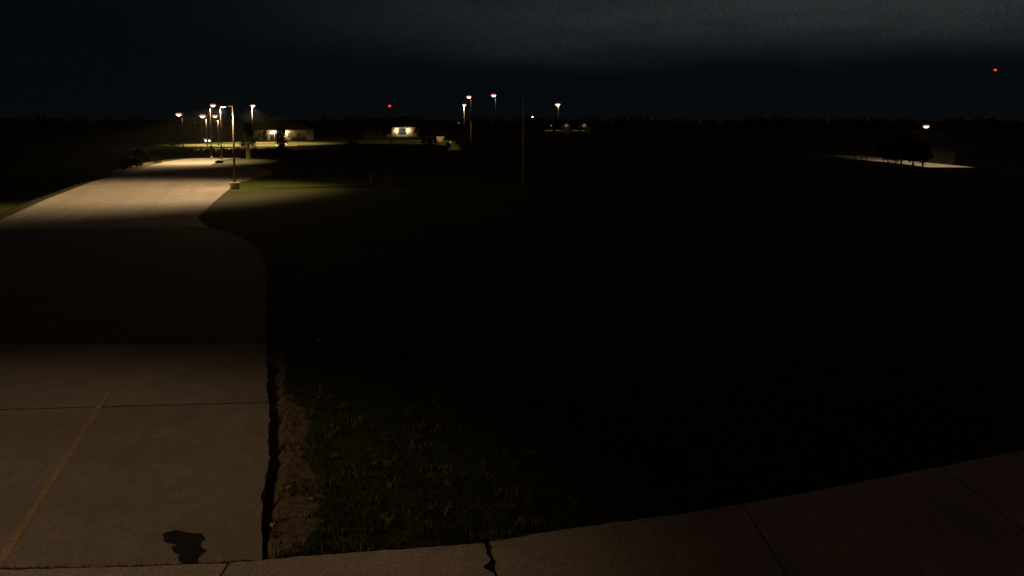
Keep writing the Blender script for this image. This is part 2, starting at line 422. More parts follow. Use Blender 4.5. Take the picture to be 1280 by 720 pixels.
# yellow stall line
def stripe(a, b, wd, m, parent, z=.004, n=40):
    a = Vector(a[:2]); b = Vector(b[:2]); dr = (b - a).normalized(); nr = Vector((-dr.y, dr.x))
    L = []; Rr = []
    for i in range(n + 1):
        q = a.lerp(b, i / n); L.append(q + nr * (wd / 2 + wob(q.x, q.y, 14, .018))); Rr.append(q - nr * (wd / 2 + wob(q.x + 5, q.y, 14, .018)))
    bm = bmesh.new(); va = [bm.verts.new((p.x, p.y, z)) for p in L]; vb = [bm.verts.new((p.x, p.y, z)) for p in Rr]
    for i in range(n): bm.faces.new((va[i], vb[i], vb[i + 1], va[i + 1]))
    return obj('painted_line', bm, m, parent)
stripe(flat(2, 700), flat(136, 490), .10, PAINT, lot)
for k in (1, 2): 
    a = flat(2, 700); b = flat(136, 490)
    stripe((a.x - 2.75 * k, a.y), (b.x - 2.75 * k, b.y), .10, PAINT, lot)
# dark patch with a wavering outline
def blob(pts, z, m, name, parent, amp=.03, **kw):
    out = []
    for i in range(len(pts)):
        a, b = pts[i], pts[(i + 1) % len(pts)]
        for k in range(8):
            q = a.lerp(b, k / 8); out.append((q.x + wob(q.x, q.y, 12, amp), q.y + wob(q.x + 9, q.y, 12, amp)))
    bm = bmesh.new(); bm.faces.new([bm.verts.new((x, y, z)) for x, y in out])
    return obj(name, bm, m, parent, **kw)
blob([flat(a, b) for a, b in [(203, 669), (208, 665), (221, 663), (237, 666), (253, 668), (255, 675), (250, 683), (258, 688), (257, 691), (250, 696), (249, 702), (243, 706), (231, 706), (224, 701), (224, 694), (216, 689), (214, 684), (222, 681), (210, 680), (204, 676)]], .005, PATCH, 'dark_patch', lot)

# --- sidewalk in front: slabs with a tooled joint and a broken joint
walk = empty('sidewalk', (0, 0, 0), kind='structure')
cuts = [-26, flat(-160, 712).x, flat(-40, 712).x - 1.6, flat(290, 703).x, flat(608, 679).x]
def slab(x0, x1, jag0=0, jag1=0, lean0=0.0, lean1=0.0):
    top = [(x, wtop(x) - .015 + wob(x, 0, 5, .02) + wob(x, 2, 23, .01)) for x in np.linspace(x0, x1, 44)]
    y_b = 6.2
    def side(x, yt, jag, lean, seed):
        return [(x + lean * (yt - yy) + (jag * (noise.noise(Vector((yy * 5, seed, 0))) + .6 * noise.noise(Vector((yy * 17, seed, 0))))), yy) for yy in np.linspace(yt - .02, y_b, 46)]
    rs = side(x1, top[-1][1], jag1, lean1, 2.0); ls = side(x0, top[0][1], jag0, lean0, 7.0)
    obj('paving_slab', B(prism, top + rs + ls[::-1], -.25, .05 + random.uniform(-.004, .004)), WALKM, walk)
jx, cx = cuts[3], cuts[4]
slab(jx - 6.9, jx - 3.46); slab(jx - 3.44, jx - .014)
slab(jx + .014, cx - .035, 0, .10, 0, .16)
slab(cx + .045, cx + 3.4, .10, 0, .16, 0)
x = cx + 3.42
for k in range(5): slab(x, x + 3.3); x += 3.32
obj('joint_soil', B(prism, [(cx - .3, 6.0), (cx + .6, 6.0), (cx + .5, wtop(cx) - .05), (cx - .3, wtop(cx) - .05)], -.22, -.03), SOIL, walk)

# --- lit paving on the plateau
def drape(name, px_list, dists, wd, m, lift=.03, **kw):
    """a path following the terrain; centre line in (column, distance)"""
    bm = bmesh.new(); rows = []
    P = [foot(a, b) for a, b in zip(px_list, dists)]
    pts = []
    for a, b in zip(P, P[1:]):
        for k in range(8): pts.append(a.lerp(b, k / 8))
    pts.append(P[-1])
    for i, q in enumerate(pts):
        dr = (pts[min(i + 1, len(pts) - 1)] - pts[max(i - 1, 0)]); dr.z = 0; dr.normalize(); nr = Vector((-dr.y, dr.x, 0))
        row = []
        for k in range(7):
            s = q + nr * (k / 6 - .5) * wd; row.append(bm.verts.new((s.x, s.y, terr(s.x, s.y) + lift)))
        rows.append(row)
    for a, b in zip(rows, rows[1:]):
        for k in range(6): bm.faces.new((a[k], a[k + 1], b[k + 1], b[k]))
    return obj(name, bm, m, **kw)
drape('plateau_drive', [258, 290, 330, 372, 384], [180, 196, 208, 214, 216], 13, mat('worn_gravel', (.36, .29, .15), .95, (.27, .21, .11), 1.5, bump=.01), kind='structure')
drape('upper_lawn_path', [225, 262, 300, 345], [222, 232, 240, 250], 5, mat('old_asphalt', (.10, .085, .055), .95, (.075, .065, .04), 1.0), kind='structure')
drape('front_walk', [352, 352], [215, 263], 3.0, WALKM, .05, kind='structure')
# --- street on the right
rd = [Vector((66.5, 122, 0)), Vector((67.6, 128, 0)), Vector((70.5, 145, 0)), Vector((76.5, 176, 0)), Vector((80, 194, 0))]
def road(name, pts, wd, z, m, **kw):
    L = []; Rr = []
    for i, q in enumerate(pts):
        dr = (pts[min(i + 1, len(pts) - 1)] - pts[max(i - 1, 0)]).normalized(); nr = Vector((-dr.y, dr.x, 0))
        L.append(q + nr * wd / 2); Rr.append(q - nr * wd / 2)
    return sheet(name, L + Rr[::-1], .1, m, z=z, **kw)
road('street', rd, 7.4, 0.0, LOTM, kind='structure')

# ================================================================== THINGS
# --- near lamp beside the long lot (arm towards the lot, cut-off head)
p = flat(293.5, 236.0); p.z = -.04
root = empty('street_lamp', p, label='nearest car park lamp, slim grey pole on a round concrete footing at the lawn corner', cat='street lamp')
H = at(293, 132.5, p.y).z - p.z
obj('base', B(lambda bm: tube(bm, [(0, 0, 0), (0, 0, .60), (0, 0, .64)], [.42, .42, .39], 20)), WALKM, root)
def near_pole(bm):
    tube(bm, [(0, 0, .67), (0, 0, H * .5), (0, 0, H)], [.10, .085, .07], 12)
obj('pole', B(near_pole), STEEL, root, smooth=True)
obj('base_plate', B(lambda bm: box(bm, -.17, .17, -.17, .17, .64, .67, .005)), STEEL, root)
obj('arm', B(lambda bm: tube(bm, [(.0, 0, H - .02), (-.45, -.12, H + .02)], [.045, .045], 8)), STEEL, root)
def hd(bm):
    a = [(-.45, -.38, H + .10), (-1.05, -.52, H + .10), (-1.13, -.16, H + .10), (-.53, -.02, H + .10)]
    hull(bm, a, [(x, y, H - .08) for x, y, _ in a])
obj('lamp_head', B(hd), BLACKM, root)
obj('lens', B(lambda bm: box(bm, -1.02, -.58, -.42, -.14, H - .095, H - .083)), LENS, root)
NEARL = lamp_light(root, (-.79, -.28, H - .12), 4900, WARM, half=73, blend=.45, tilt=(-.22, -.08), wing=2.55, cap=24)
sl = bpy.data.lights.new('added_spill', 'POINT'); sl.energy = 1000; sl.color = WARM; sl.shadow_soft_size = .12  # fill added at this lamp to brighten the flagpole, rack and posts
so = bpy.data.objects.new('added_spill', sl); COL.objects.link(so); so.parent = root; so.location = (-.79, -.28, H - .16)

# --- foreground lot lamp (stands left of the view, lights the slab)
p = Vector((-9.3, 7.2, 0.0))
root = empty('street_lamp', p, label='lamp post beside the near slab, left of the view, lighting the stall line', cat='street lamp')
obj('base', B(lambda bm: tube(bm, [(0, 0, 0), (0, 0, .6)], [.35, .35], 16)), WALKM, root)
obj('pole', B(lambda bm: tube(bm, [(0, 0, .6), (0, 0, 6.6)], [.09, .07], 10)), STEEL, root)
obj('lamp_head', B(lambda bm: box(bm, -.15, .6, -.2, .2, 6.6, 6.78, .03)), BLACKM, root)
FOREL = lamp_light(root, (.3, 0, 6.55), 320, WARM2, half=61.6, blend=.30, tilt=(0, 0), wing=2.2, cap=8)

# --- far lamps
E1 = 5200
street_lamp(228, 200, 143.5, -.9, 'leftmost lamp in the photo, alone above the dark trees at the left', 300, half=72, blend=.4, wing=1.5, cap=8)
street_lamp(258.0, 190, 145.5, -.9, 'lower pinkish lamp just right of the leftmost one, over the lit verge', 4500, half=64, blend=.4, wing=1.5, tilt=(.25, .1))
street_lamp(262.6, 166, 132, .6, 'tall lamp with its bright head right of the pole, highest of the left group', E1 * .8, LENSW, .40, half=60, blend=.6, tilt=(-.16, -.46), wing=2.6, cap=20)
street_lamp(275.2, 163, 133.5, .6, 'tall lamp with a small white head, next left of the nearest pole', E1 * 1.3, LENSW, .32, half=60, blend=.6, tilt=(-.22, -.46), wing=3.0, cap=24)
street_lamp(272.5, 222, 145.5, -.85, 'small lower lamp with its pole on the right, behind the two tall ones', 15000, half=60, blend=.4, wing=1.8, cap=12)
street_lamp(315, 236, 132.5, .25, 'single warm lamp high over the left end of the low building', 42000, LENSW, .50, half=70, blend=.35, wing=2.0, cap=12)
street_lamp(588.5, 255, 121.5, -.6, 'left lamp of the high pair in the middle distance', 420, LENSW, .55, group='high lamps in the middle distance', half=60, blend=.5, wing=1.0, cap=4)
street_lamp(619.5, 245, 119.5, -.6, 'right and highest lamp of the high pair in the middle distance', 420, LENSW, .55, group='high lamps in the middle distance', half=60, blend=.5, wing=1.0, cap=4)
street_lamp(580, 246, 131.5, .1, 'small lamp just below and left of the high pair', 9000, LENSW, .42, group='high lamps in the middle distance', half=60, blend=.35, tilt=(-.42, .25), wing=2.0, cap=12)
street_lamp(698, 250, 131, -.2, 'lone lamp right of the flagpole, tilted head', 350, LENSW, .58, group='high lamps in the middle distance', half=60, blend=.5, wing=1.0, cap=4)
# right-hand street lamp, long sloping arm
p = foot(1141, 131.0); top = at(1143, 161, 131).z - p.z
root = empty('street_lamp', p, rz=R(-11.5), label='street lamp with a long rising arm above the lit street at the right', cat='street lamp')
obj('base', B(lambda bm: tube(bm, [(0, 0, 0), (0, 0, .2)], [.25, .22], 12)), WALKM, root)
obj('pole', B(lambda bm: tube(bm, [(0, 0, .2), (0, 0, top)], [.09, .06], 10)), DSTEEL, root, smooth=True)
obj('arm', B(lambda bm: tube(bm, [(0, 0, top - .1), (.8, 0, top + .22), (1.55, 0, top + .42)], .035, 8)), STEEL, root, smooth=True)
obj('lamp_head', B(lambda bm: box(bm, 1.35, 2.15, -.17, .17, top + .42, top + .58, .05)), STEEL, root)
obj('lens', B(lambda bm: ball(bm, (1.8, 0, top + .34), .36, .36, .26)), LENS, root, smooth=True)
obj('bloom_ring', B(lambda bm: tube(bm, [(1.8, 0, top + .34), (1.8, 0, top + .60)], [.58, .36], 16)), HALO, root)  # painted bloom again, a glowing cone added round the lens
obj('light_blocker', B(lambda bm: box(bm, 1.66, 1.68, -.9, .9, top - .36, top + .14)), MATTBLACK, root)  # added plate, cuts the beam off along the street's near edge
lamp_light(root, (1.8, 0, top + .04), 1500, (1, .70, .42), half=76, blend=.40, tilt=(.0, .26), wing=2.8, cap=50, radius=.02)

# --- flagpole, thin mast beside it
p = foot(654, 72.5); top = at(654, 121.5, 72.5).z - p.z
root = empty('flagpole', p, label='tall bare flagpole rising from the dark lawn in the middle', cat='flagpole')
obj('pole', B(lambda bm: tube(bm, [(0, 0, 0), (0, 0, top * .5), (0, 0, top)], [.065, .055, .035], 10)), mat('cream_painted_pole', (.75, .68, .58), .5, (.65, .58, .5), 5), root, smooth=True)
obj('finial', B(lambda bm: ball(bm, (0, 0, top + .06), .07, .07, .07)), ROOFW, root)
obj('halyard', B(lambda bm: tube(bm, [(.09, 0, 1.2), (.09, 0, top - .1)], .006, 5)), WHITE, root)
obj('collar', B(lambda bm: tube(bm, [(0, 0, 0), (0, 0, .12)], [.16, .12], 12)), STEEL, root)
p = foot(665.5, 150); top = at(665, 146.5, 150).z - p.z
root = empty('signal_mast', p, label='thin dark mast with a tiny blue-green light, right of the flagpole', cat='mast')
obj('pole', B(lambda bm: tube(bm, [(0, 0, 0), (0, 0, top + 3)], [.09, .04], 8)), DSTEEL, root)
obj('lamp_box', B(lambda bm: box(bm, -.12, .12, -.12, .10, top - .02, top + .14)), MATTBLACK, root)
obj('lens', B(lambda bm: ball(bm, (0, -.16, top + .04), .12, .08, .12)), CYANL, root)

# --- red beacon towers far off
def mast(px, py, yd, label):
    q = at(px, py, yd); p = Vector((q.x, yd, terr(q.x, yd))); h = q.z - p.z
    root = empty('radio_mast', p, label=label, cat='radio mast')
    r = .9
    legs = [(r * math.cos(a), r * math.sin(a)) for a in (R(90), R(210), R(330))]
    for x, y in legs: obj('leg', B(lambda bm: tube(bm, [(x, y, 0), (x, y, h - .6)], .09, 5)), DSTEEL, root)
    def br(bm):
        n = int(h / 2.2)
        for i in range(n):
            z0, z1 = h * i / n, h * (i + 1) / n - .3
            for k in range(3):
                a, b = legs[k], legs[(k + 1) % 3]; tube(bm, [(a[0], a[1], z0), (b[0], b[1], z1)], .04, 4)
    obj('bracing', B(br), DSTEEL, root)
    obj('beacon', B(lambda bm: ball(bm, (0, 0, h), 1.25, 1.25, 1.0)), REDL, root, smooth=True)
mast(487, 132.5, 800, 'far mast with a red beacon above the building with the bright entrance')
mast(1244, 87.5, 800, 'far tall mast with a red beacon high at the right edge')

# --- vegetation builders
def leaves(n, pts, size, spread):
    """n leaf quads scattered in clumps round pts"""
    c = pts[RNG.integers(0, len(pts), n)] + RNG.normal(0, 1, (n, 3)) * spread
    a = RNG.normal(0, 1, (n, 3)); a /= np.linalg.norm(a, axis=1)[:, None]
    b = np.cross(a, RNG.normal(0, 1, (n, 3))); b /= np.linalg.norm(b, axis=1)[:, None]
    s = size * RNG.uniform(.6, 1.3, (n, 1)); V = np.stack([c - a * s, c - b * s * .45, c + a * s, c + b * s * .45], 1).reshape(-1, 3)
    return V, np.arange(4 * n).reshape(-1, 4)
def tree(name, p, h, wd, label, cat, shape='round', n=2600, m=LEAF, group=None, clear=.22, size=.14, trunk=.10, clumps=46):
    root = empty(name, p, rz=random.uniform(0, 6), label=label, cat=cat, group=group)
    tips = []
    for i in range(clumps):
        k = random.random(); z = clear + (1 - clear) * k
        if shape == 'cone': r = (1 - k) ** .75 * .95 + .05
        elif shape == 'column': r = math.sin(math.pi * (k * .85 + .1)) ** .5 * .95
        else: r = math.sin(math.pi * min(.98, k * .9 + .07)) ** .7
        a = random.uniform(0, 2 * math.pi); rr = r * math.sqrt(random.uniform(.12, 1)) * random.uniform(.75, 1.12)
        tips.append((math.cos(a) * rr * wd / 2, math.sin(a) * rr * wd / 2, z * h * random.uniform(.94, 1.03)))
    tips = np.array(tips)
    def tk(bm):
        ln = random.uniform(-.03, .03) * h
        tube(bm, [(0, 0, -.1), (0, 0, .05 * h), (ln * .4, 0, .35 * h), (ln, ln, .85 * h)], [trunk * 1.5, trunk * 1.05, trunk * .8, trunk * .15], 9)
    obj('trunk', B(tk), BARK, root, smooth=True)
    def lb(bm):
        for i in range(0, len(tips), 2):
            e = Vector(tips[i]); s = Vector((0, 0, max(clear * h * .8, e.z * .55)))
            tube(bm, [s, s.lerp(e, .5) + Vector((0, 0, .03 * h)), e], [trunk * .38, trunk * .22, trunk * .06], 5)
    obj('limbs', B(lb), BARK, root)
    V, Fc = leaves(n, tips, size, wd * .075)
    raw('crown', V, Fc, m, root)
    return root
def shrub(p, h, wd, label, m=LEAF, n=900, group=None, size=.09):
    root = empty('shrub', p, rz=random.uniform(0, 6), label=label, cat='shrub', group=group)
    tips = []
    for i in range(26):
        a = random.uniform(0, 2 * math.pi); k = random.random(); r = math.sqrt(random.random()) * math.cos(k * 1.3)
        tips.append((math.cos(a) * r * wd / 2, math.sin(a) * r * wd / 2, h * (.12 + .86 * k)))
    def st(bm):
        for e in tips[::2]: tube(bm, [(e[0] * .1, e[1] * .1, -.03), (e[0] * .6, e[1] * .6, e[2] * .6), e], [.03, .02, .008], 4)
    obj('stems', B(st), BARK, root)
    V, Fc = leaves(n, np.array(tips), size, wd * .07); V[:, 2] = np.maximum(V[:, 2], 0)
    raw('foliage', V, Fc, m, root)
    return root

# left side shrub and its low neighbours
q = flat(181, 208); shrub(Vector((q.x - 1.2, q.y, -.04)), 2.6, 2.8, 'round dim green shrub at the left edge of the long lot', n=1800, size=.13)
q = flat(168, 212); shrub(Vector((q.x - 1.5, q.y, -.04)), 1.4, 2.4, 'low shrub in front of the round one at the lot edge', n=900)
q = flat(196, 205); shrub(Vector((q.x - 1.5, q.y + 3, -.04)), 1.0, 2.2, 'small shrub behind the round one, towards the lamps', n=700)
# trees on and behind the plateau
tree('young_tree', foot(311, 190), 6.0, 4.0, 'dark cone shaped tree behind the pale pillar', 'tree', 'cone', n=3400, clear=.10, size=.16, clumps=60)
tree('young_tree', foot(351.5, 190), 5.2, 2.5, 'dark upright tree in front of the low building entrance', 'tree', 'column', n=3800, clear=.10, size=.15, clumps=70)
tree('young_tree', foot(331, 262), 3.4, 1.9, 'slim dark tree against the left wall of the low building', 'tree', 'column', n=1500, clear=.05)
for px, h, wd, lb in [(322, .9, 3.2, 'low shrub against the wall, left of the slim dark tree'), (367, 1.5, 2.2, 'rounded shrub just right of the entrance of the low building'), (373, 1.0, 3.0, 'low shrub against the right wall of the low building'), (380, 1.2, 2.4, 'shrub at the right end of the low building')]:
    shrub(foot(px, 264), h, wd, lb, group='shrubs against the low building')
for px, yd, h, wd, lb, m in [(253, 256, 4.4, 4.2, 'half lit pale tree left of the headlight', LEAF2), (274, 262, 4.0, 5.5, 'dark round tree right of the headlight', LEAF), (287, 268, 3.9, 4.4, 'dark tree between the nearest pole and the headlight', LEAF), (240, 262, 2.6, 3.2, 'small dim tree at the left end of the lit lawn', LEAF2)]:
    tree('lawn_tree', foot(px, yd), h, wd, lb, 'tree', n=3000, m=m, size=.2, group='trees behind the lit lawn')
shrub(foot(218, 205), 1.6, 3.5, 'low wide shrub at the left end of the lit lawn')
shrub(foot(396, 182), 2.2, 2.6, 'dim reddish shrub right of the low building lawn', m=leafmat('red_leaves', (.14, .07, .05), (.20, .11, .08)), n=900)
# hedge on the bank in front of the plateau
root = empty('hedge', foot(300, 176), label='long low dark hedge along the bank before the lit lawn', cat='hedge')
hp = []; hx = []
for i in range(1500):
    x = random.uniform(-79, -44.5); y = 175.6 + random.uniform(-.7, .7); f = terr(x, y)
    hh = 1.25 + .25 * noise.noise(Vector((x * .35, 0, 2))) + (.35 * (x + 60) / 30)
    hp.append((x - root.location.x, y - root.location.y, f - root.location.z + hh * math.sqrt(random.random())))
V, Fc = leaves(26000, np.array(hp), .13, .12); raw('foliage', V, Fc, LEAF, root)
def hs(bm):
    for k in range(60):
        x = -79 + 34.5 * (k + .5) / 60; z = terr(x, 175.6)
        tube(bm, [(x - root.location.x, -.4, z - root.location.z - .05), (x - root.location.x + random.uniform(-.2, .2), -.4, z - root.location.z + .9)], [.04, .015], 5)
obj('stems', B(hs), BARK, root, kind='stuff')
# trees in front of the second building
tree('young_tree', foot(488.5, 236), 6.5, 3.0, 'thin trunked tree left of the bright entrance', 'tree', 'round', n=700, clear=.62, trunk=.22)
tree('young_tree', foot(526, 300), 5.6, 4.6, 'dark tree hiding the right wall of the building with the bright entrance', 'tree', n=2600, clear=.2, size=.2)
tree('young_tree', foot(482, 310), 4.6, 4.2, 'dark tree hiding the left wall of the building with the bright entrance', 'tree', n=2400, clear=.2, size=.2)
for px, h, wd, lb in [(531, 2.0, 2.4, 'first dark shrub right of the bright entrance'), (537, 1.6, 2.0, 'second dark shrub right of the bright entrance'), (544.5, 1.9, 1.5, 'slim shrub beside the pale boulder wall, on its left'), (559, 2.1, 3.0, 'round shrub right of the pale lit wall'), (440, 1.4, 4.5, 'low dark shrub at the left end of the far lit lawn')]:
    shrub(foot(px, 229.5), h, wd, lb, n=1100, size=.12, group='shrubs along the far lit lawn')
# trees before the right-hand street: crowns hide the top of the lit strip
for px, yd, h, wd, cl, lb in [(1110, 118, 3.9, 3.1, .42, 'leftmost tree before the lit street'), (1126, 114, 4.9, 3.4, .29, 'tallest tree before the lit street, thick trunk'), (1141, 112, 4.1, 2.9, .36, 'tree before the lit street, under the street lamp arm'), (1153, 108, 3.7, 2.5, .35, 'small tree before the lit street, left of the dim shed')]:
    tree('street_tree', foot(px, yd), h, wd, lb, 'tree', n=2600, clear=cl, size=.16, clumps=26, trunk=.13, group='trees before the lit street')
for px, yd, h, lb in [(1069, 150, 1.7, 'leftmost thin post before the lit street'), (1077, 148, 2.6, 'left post of the close pair before the lit street'), (1082.5, 146, 2.9, 'right post of the close pair before the lit street'), (1104, 135, 2.2, 'post beside the leftmost street tree')]:
    root = empty('bollard_post', foot(px, yd), label=lb, cat='post', group='posts before the lit street')
    obj('post', B(lambda bm: tube(bm, [(0, 0, 0), (0, 0, h)], [.085, .085], 8)), BLACKM, root)
    obj('cap', B(lambda bm: tube(bm, [(0, 0, h), (0, 0, h + .06)], [.10, .04], 8)), BLACKM, root)
# far dark woodland behind everything
pts = []
for i in range(900):
    px = random.uniform(-250, 1500); y = random.uniform(520, 640); f = foot(px, y)
    hh = 3.5 + 2.5 * noise.noise(Vector((px * .012, 0, 0))) + random.uniform(0, 1.5); pts.append((f.x, f.y, f.z + hh * random.random() ** .6))
V, Fc = leaves(26000, np.array(pts), 1.5, 1.8)
raw('far_woodland', V, Fc, LEAF, label='dark belt of far woods under the night sky', cat='woodland', kind='stuff')

# --- buildings
def sconce(root, x, y, z, e, lens=SCONCE, r=.16, col=(1, .72, .36)):
    s = obj('wall_light', B(lambda bm: box(bm, x - .14, x + .14, y - .12, y, z - .02, z + .28, .02)), BLACKM, root)
    obj('lens', B(lambda bm: ball(bm, (x, y - .2, z + .06), r, .1, r)), lens, s, smooth=True)
    L = bpy.data.lights.new('wall_lamp', 'POINT'); L.energy = e; L.color = col; L.shadow_soft_size = .1
    o = bpy.data.objects.new('wall_lamp', L); COL.objects.link(o); o.parent = s; o.location = (x, y - .55, z + .05)
def window(root, x, z, wd, h, y=0, pane=GLASSD, bars=(1, 1), fm=WHITE):
    def fr(bm):
        b = .09
        box(bm, x - wd / 2 - b, x + wd / 2 + b, y - .06, y + .05, z + h, z + h + b); box(bm, x - wd / 2 - b, x + wd / 2 + b, y - .09, y + .05, z - b, z)
        box(bm, x - wd / 2 - b, x - wd / 2, y - .06, y + .05, z + .001, z + h - .001); box(bm, x + wd / 2, x + wd / 2 + b, y - .06, y + .05, z + .001, z + h - .001)
        for k in range(bars[0]):
            xx = x - wd / 2 + wd * (k + 1) / (bars[0] + 1); box(bm, xx - .035, xx + .035, y - .045, y + .03, z + .002, z + h - .002)
        for k in range(bars[1]):
            zz = z + h * (k + 1) / (bars[1] + 1); box(bm, x - wd / 2 + .002, x + wd / 2 - .002, y - .04, y + .028, zz - .035, zz + .035)
    f = obj('window', B(fr), fm, root)
    obj('pane', B(lambda bm: box(bm, x - wd / 2, x + wd / 2, y - .018, y - .004, z, z + h)), pane, f)
def low_building(p, wd, dp, wh, roof_h, ent_w, label, door_kind, tip_z, rz=0, e=60, sx=None):
    root = empty('low_building', p, rz=rz, label=label, cat='building')
    def walls(bm):
        box(bm, -wd / 2, wd / 2, 0, dp, -1, wh)
    obj('wall', B(walls), WALL, root)
    obj('plinth', B(lambda bm: box(bm, -wd / 2 - .05, wd / 2 + .05, -.06, dp + .05, -1, .35)), mat('block_plinth', (.22, .18, .13), .9, (.18, .15, .10), 4), root)
    o_ = .7
    def roof(bm):
        a = [(-wd / 2 - o_, -o_, wh), (wd / 2 + o_, -o_, wh), (wd / 2 + o_, dp + o_, wh), (-wd / 2 - o_, dp + o_, wh)]
        b = [(-wd / 2 + dp * .5, dp * .5 - .1, wh + roof_h), (wd / 2 - dp * .5, dp * .5 - .1, wh + roof_h), (wd / 2 - dp * .5, dp * .5 + .1, wh + roof_h), (-wd / 2 + dp * .5, dp * .5 + .1, wh + roof_h)]
        hull(bm, a, b)
    rf = obj('roof', B(roof), ROOF, root)
    obj('fascia', B(lambda bm: [box(bm, -wd / 2 - o_, wd / 2 + o_, -o_ - .04, -o_ - .003, wh - .22, wh - .003), box(bm, -wd / 2 - o_ - .04, -wd / 2 - o_ - .003, -o_, dp + o_, wh - .22, wh - .003)]), ROOF, rf)
    # lantern with a pale pyramid roof over the entrance
    cy = dp * .5; cw = 1.4
    obj('lantern', B(lambda bm: box(bm, -cw, cw, cy - cw, cy + cw, wh + roof_h * .5, tip_z - 1.0)), mat('dark_louvres', (.05, .045, .04), .8, (.07, .06, .05), 6), rf)
    obj('lantern_roof', B(lambda bm: hull(bm, [(-3.1, cy - 2.6, tip_z - 1.0), (3.1, cy - 2.6, tip_z - 1.0), (3.1, cy + 2.6, tip_z - 1.0), (-3.1, cy + 2.6, tip_z - 1.0)], [(-.3, cy - .2, tip_z), (.3, cy - .2, tip_z), (.3, cy + .2, tip_z), (-.3, cy + .2, tip_z)])), ROOFW, rf)
    if door_kind == 'doors':
        def df(bm):
            hw = ent_w * .36
            box(bm, -hw - .1, hw + .1, -.11, -.07, 2.6, 2.72)
            for xx in (-hw - .05, -.0, hw + .05): box(bm, xx - .05, xx + .05, -.11, -.07, .05, 2.6)
        hw = ent_w * .36
        dd = obj('door', B(df), WHITE, root)
        obj('pane', B(lambda bm: box(bm, -hw, hw, -.075, -.065, .05, 2.2)), GLASSD, dd)
        # arched lit transom above
        def tr(bm):
            pts = [(-hw * .9, 2.75)] + [(-hw * .9 * math.cos(a), 2.75 + .75 * math.sin(a)) for a in np.linspace(.15, math.pi - .15, 11)] + [(hw * .9, 2.75)]
            a = [(x, -.09, z) for x, z in pts]; hull(bm, a, [(x, -.065, z) for x, z in pts])
        obj('transom', B(tr), GLASSL, dd)
        for s in (-1, 1): obj('handle', B(lambda bm: box(bm, s * .16 - .02, s * .16 + .02, -.16, -.11, .9, 1.4)), STEEL, dd)
    else:
        window(root, 0, .9, 3.0, 2.2, y=-.06, bars=(1, 1), pane=GLASSB)
        obj('sill_panel', B(lambda bm: box(bm, -2.1, 2.1, -.16, -.07, .02, .72)), WHITE, root)
        for s in (-1, 1): obj('pilaster', B(lambda bm: box(bm, s * 2.05 - .25, s * 2.05 + .25, -.16, -.07, .74, 3.5)), WHITE, root)
    xs = sx or (-ent_w / 2, ent_w / 2)
    for s in xs: sconce(root, s, -.16, 2.5, e)
    n = int((wd / 2 - ent_w / 2 - 1) / 3.1)
    for s in (-1, 1):
        for k in range(n): window(root, s * (ent_w / 2 + 2.6 + 3.1 * k), 1.2, 1.1, 1.3, fm=WALL)
    return root
p = foot(343.5, 269)
low_building(p, 21.2, 9.5, 3.7, 3.0, 4.6, 'long low tan building with two wall lights and an arched lit transom', 'doors', 8.1, e=320, sx=(-.7, 3.95))
p = foot(503, 330)
low_building(p, 13.5, 9.0, 4.0, 3.2, 4.7, 'smaller building with a bright framed four pane window between two wall lights', 'window', 9.6, e=300)
# dim shed left of it
def shed(p, wd, dp, h, rh, label, m=WALL, rm=ROOF, rz=0, win=True):
    root = empty('shed', p, rz=rz, label=label, cat='shed')
    obj('wall', B(lambda bm: box(bm, -wd / 2, wd / 2, 0, dp, -.6, h)), m, root)
    obj('roof', B(lambda bm: hull(bm, [(-wd / 2 - .3, -.4, h), (-wd / 2 - .3, dp + .4, h), (-wd / 2 - .3, dp / 2, h + rh)], [(wd / 2 + .3, -.4, h), (wd / 2 + .3, dp + .4, h), (wd / 2 + .3, dp / 2, h + rh)])), rm, root)
    d_ = obj('door', B(lambda bm: box(bm, -.5, .5, -.06, -.004, 0, 2.05)), DSTEEL if win else m, root)
    obj('handle', B(lambda bm: box(bm, .32, .38, -.10, -.062, .95, 1.1)), STEEL, d_)
    for s in (-1, 1): 
        if wd > 4.5 and win: window(root, s * wd * .32, 1.0, .9, .9, fm=DSTEEL)
    return root
shed(foot(466, 300), 5.6, 4, 3.0, 1.2, 'small dim tan shed left of the building with the bright entrance')
p = foot(1180, 172); shed(p, 5.2, 4, 5.0, .9, 'dim brown shed behind the lit street at the right', m=mat('dark_brown_siding', (.06, .042, .026), 1.0, (.04, .03, .02), 2, spec=0), rm=mat('dark_brown_siding', (.02, .02, .02)), rz=R(14), win=False)
for px, yd, wd, lb in [(708, 400, 5.5, 'left of two small pale far houses right of the flagpole'), (730, 400, 5.5, 'right of two small pale far houses right of the flagpole')]:
    p = foot(px, yd); root = empty('far_house', p, label=lb, cat='house', group='small far houses')
    obj('wall', B(lambda bm: box(bm, -wd / 2, wd / 2, 0, 6, -1, 3)), WHITE, root)
    obj('roof', B(lambda bm: hull(bm, [(-wd / 2 - .3, -.3, 3), (wd / 2 + .3, -.3, 3), (0, -.3, 5.2)], [(-wd / 2 - .3, 6.3, 3), (wd / 2 + .3, 6.3, 3), (0, 6.3, 5.2)])), ROOFW, root)
    sc_z = 2.2
    window(root, 1.2, 1, 1, 1.2)
    L = bpy.data.lights.new('porch_lamp', 'POINT'); L.energy = 6; L.color = (1, .85, .6); L.shadow_soft_size = .1
    pl = obj('porch_light', B(lambda bm: box(bm, -.15, .15, -.25, -.02, 4.0, 4.25, .02)), BLACKM, root)
    o = bpy.data.objects.new('porch_lamp', L); COL.objects.link(o); o.parent = pl; o.location = (0, -.7, 3.9)
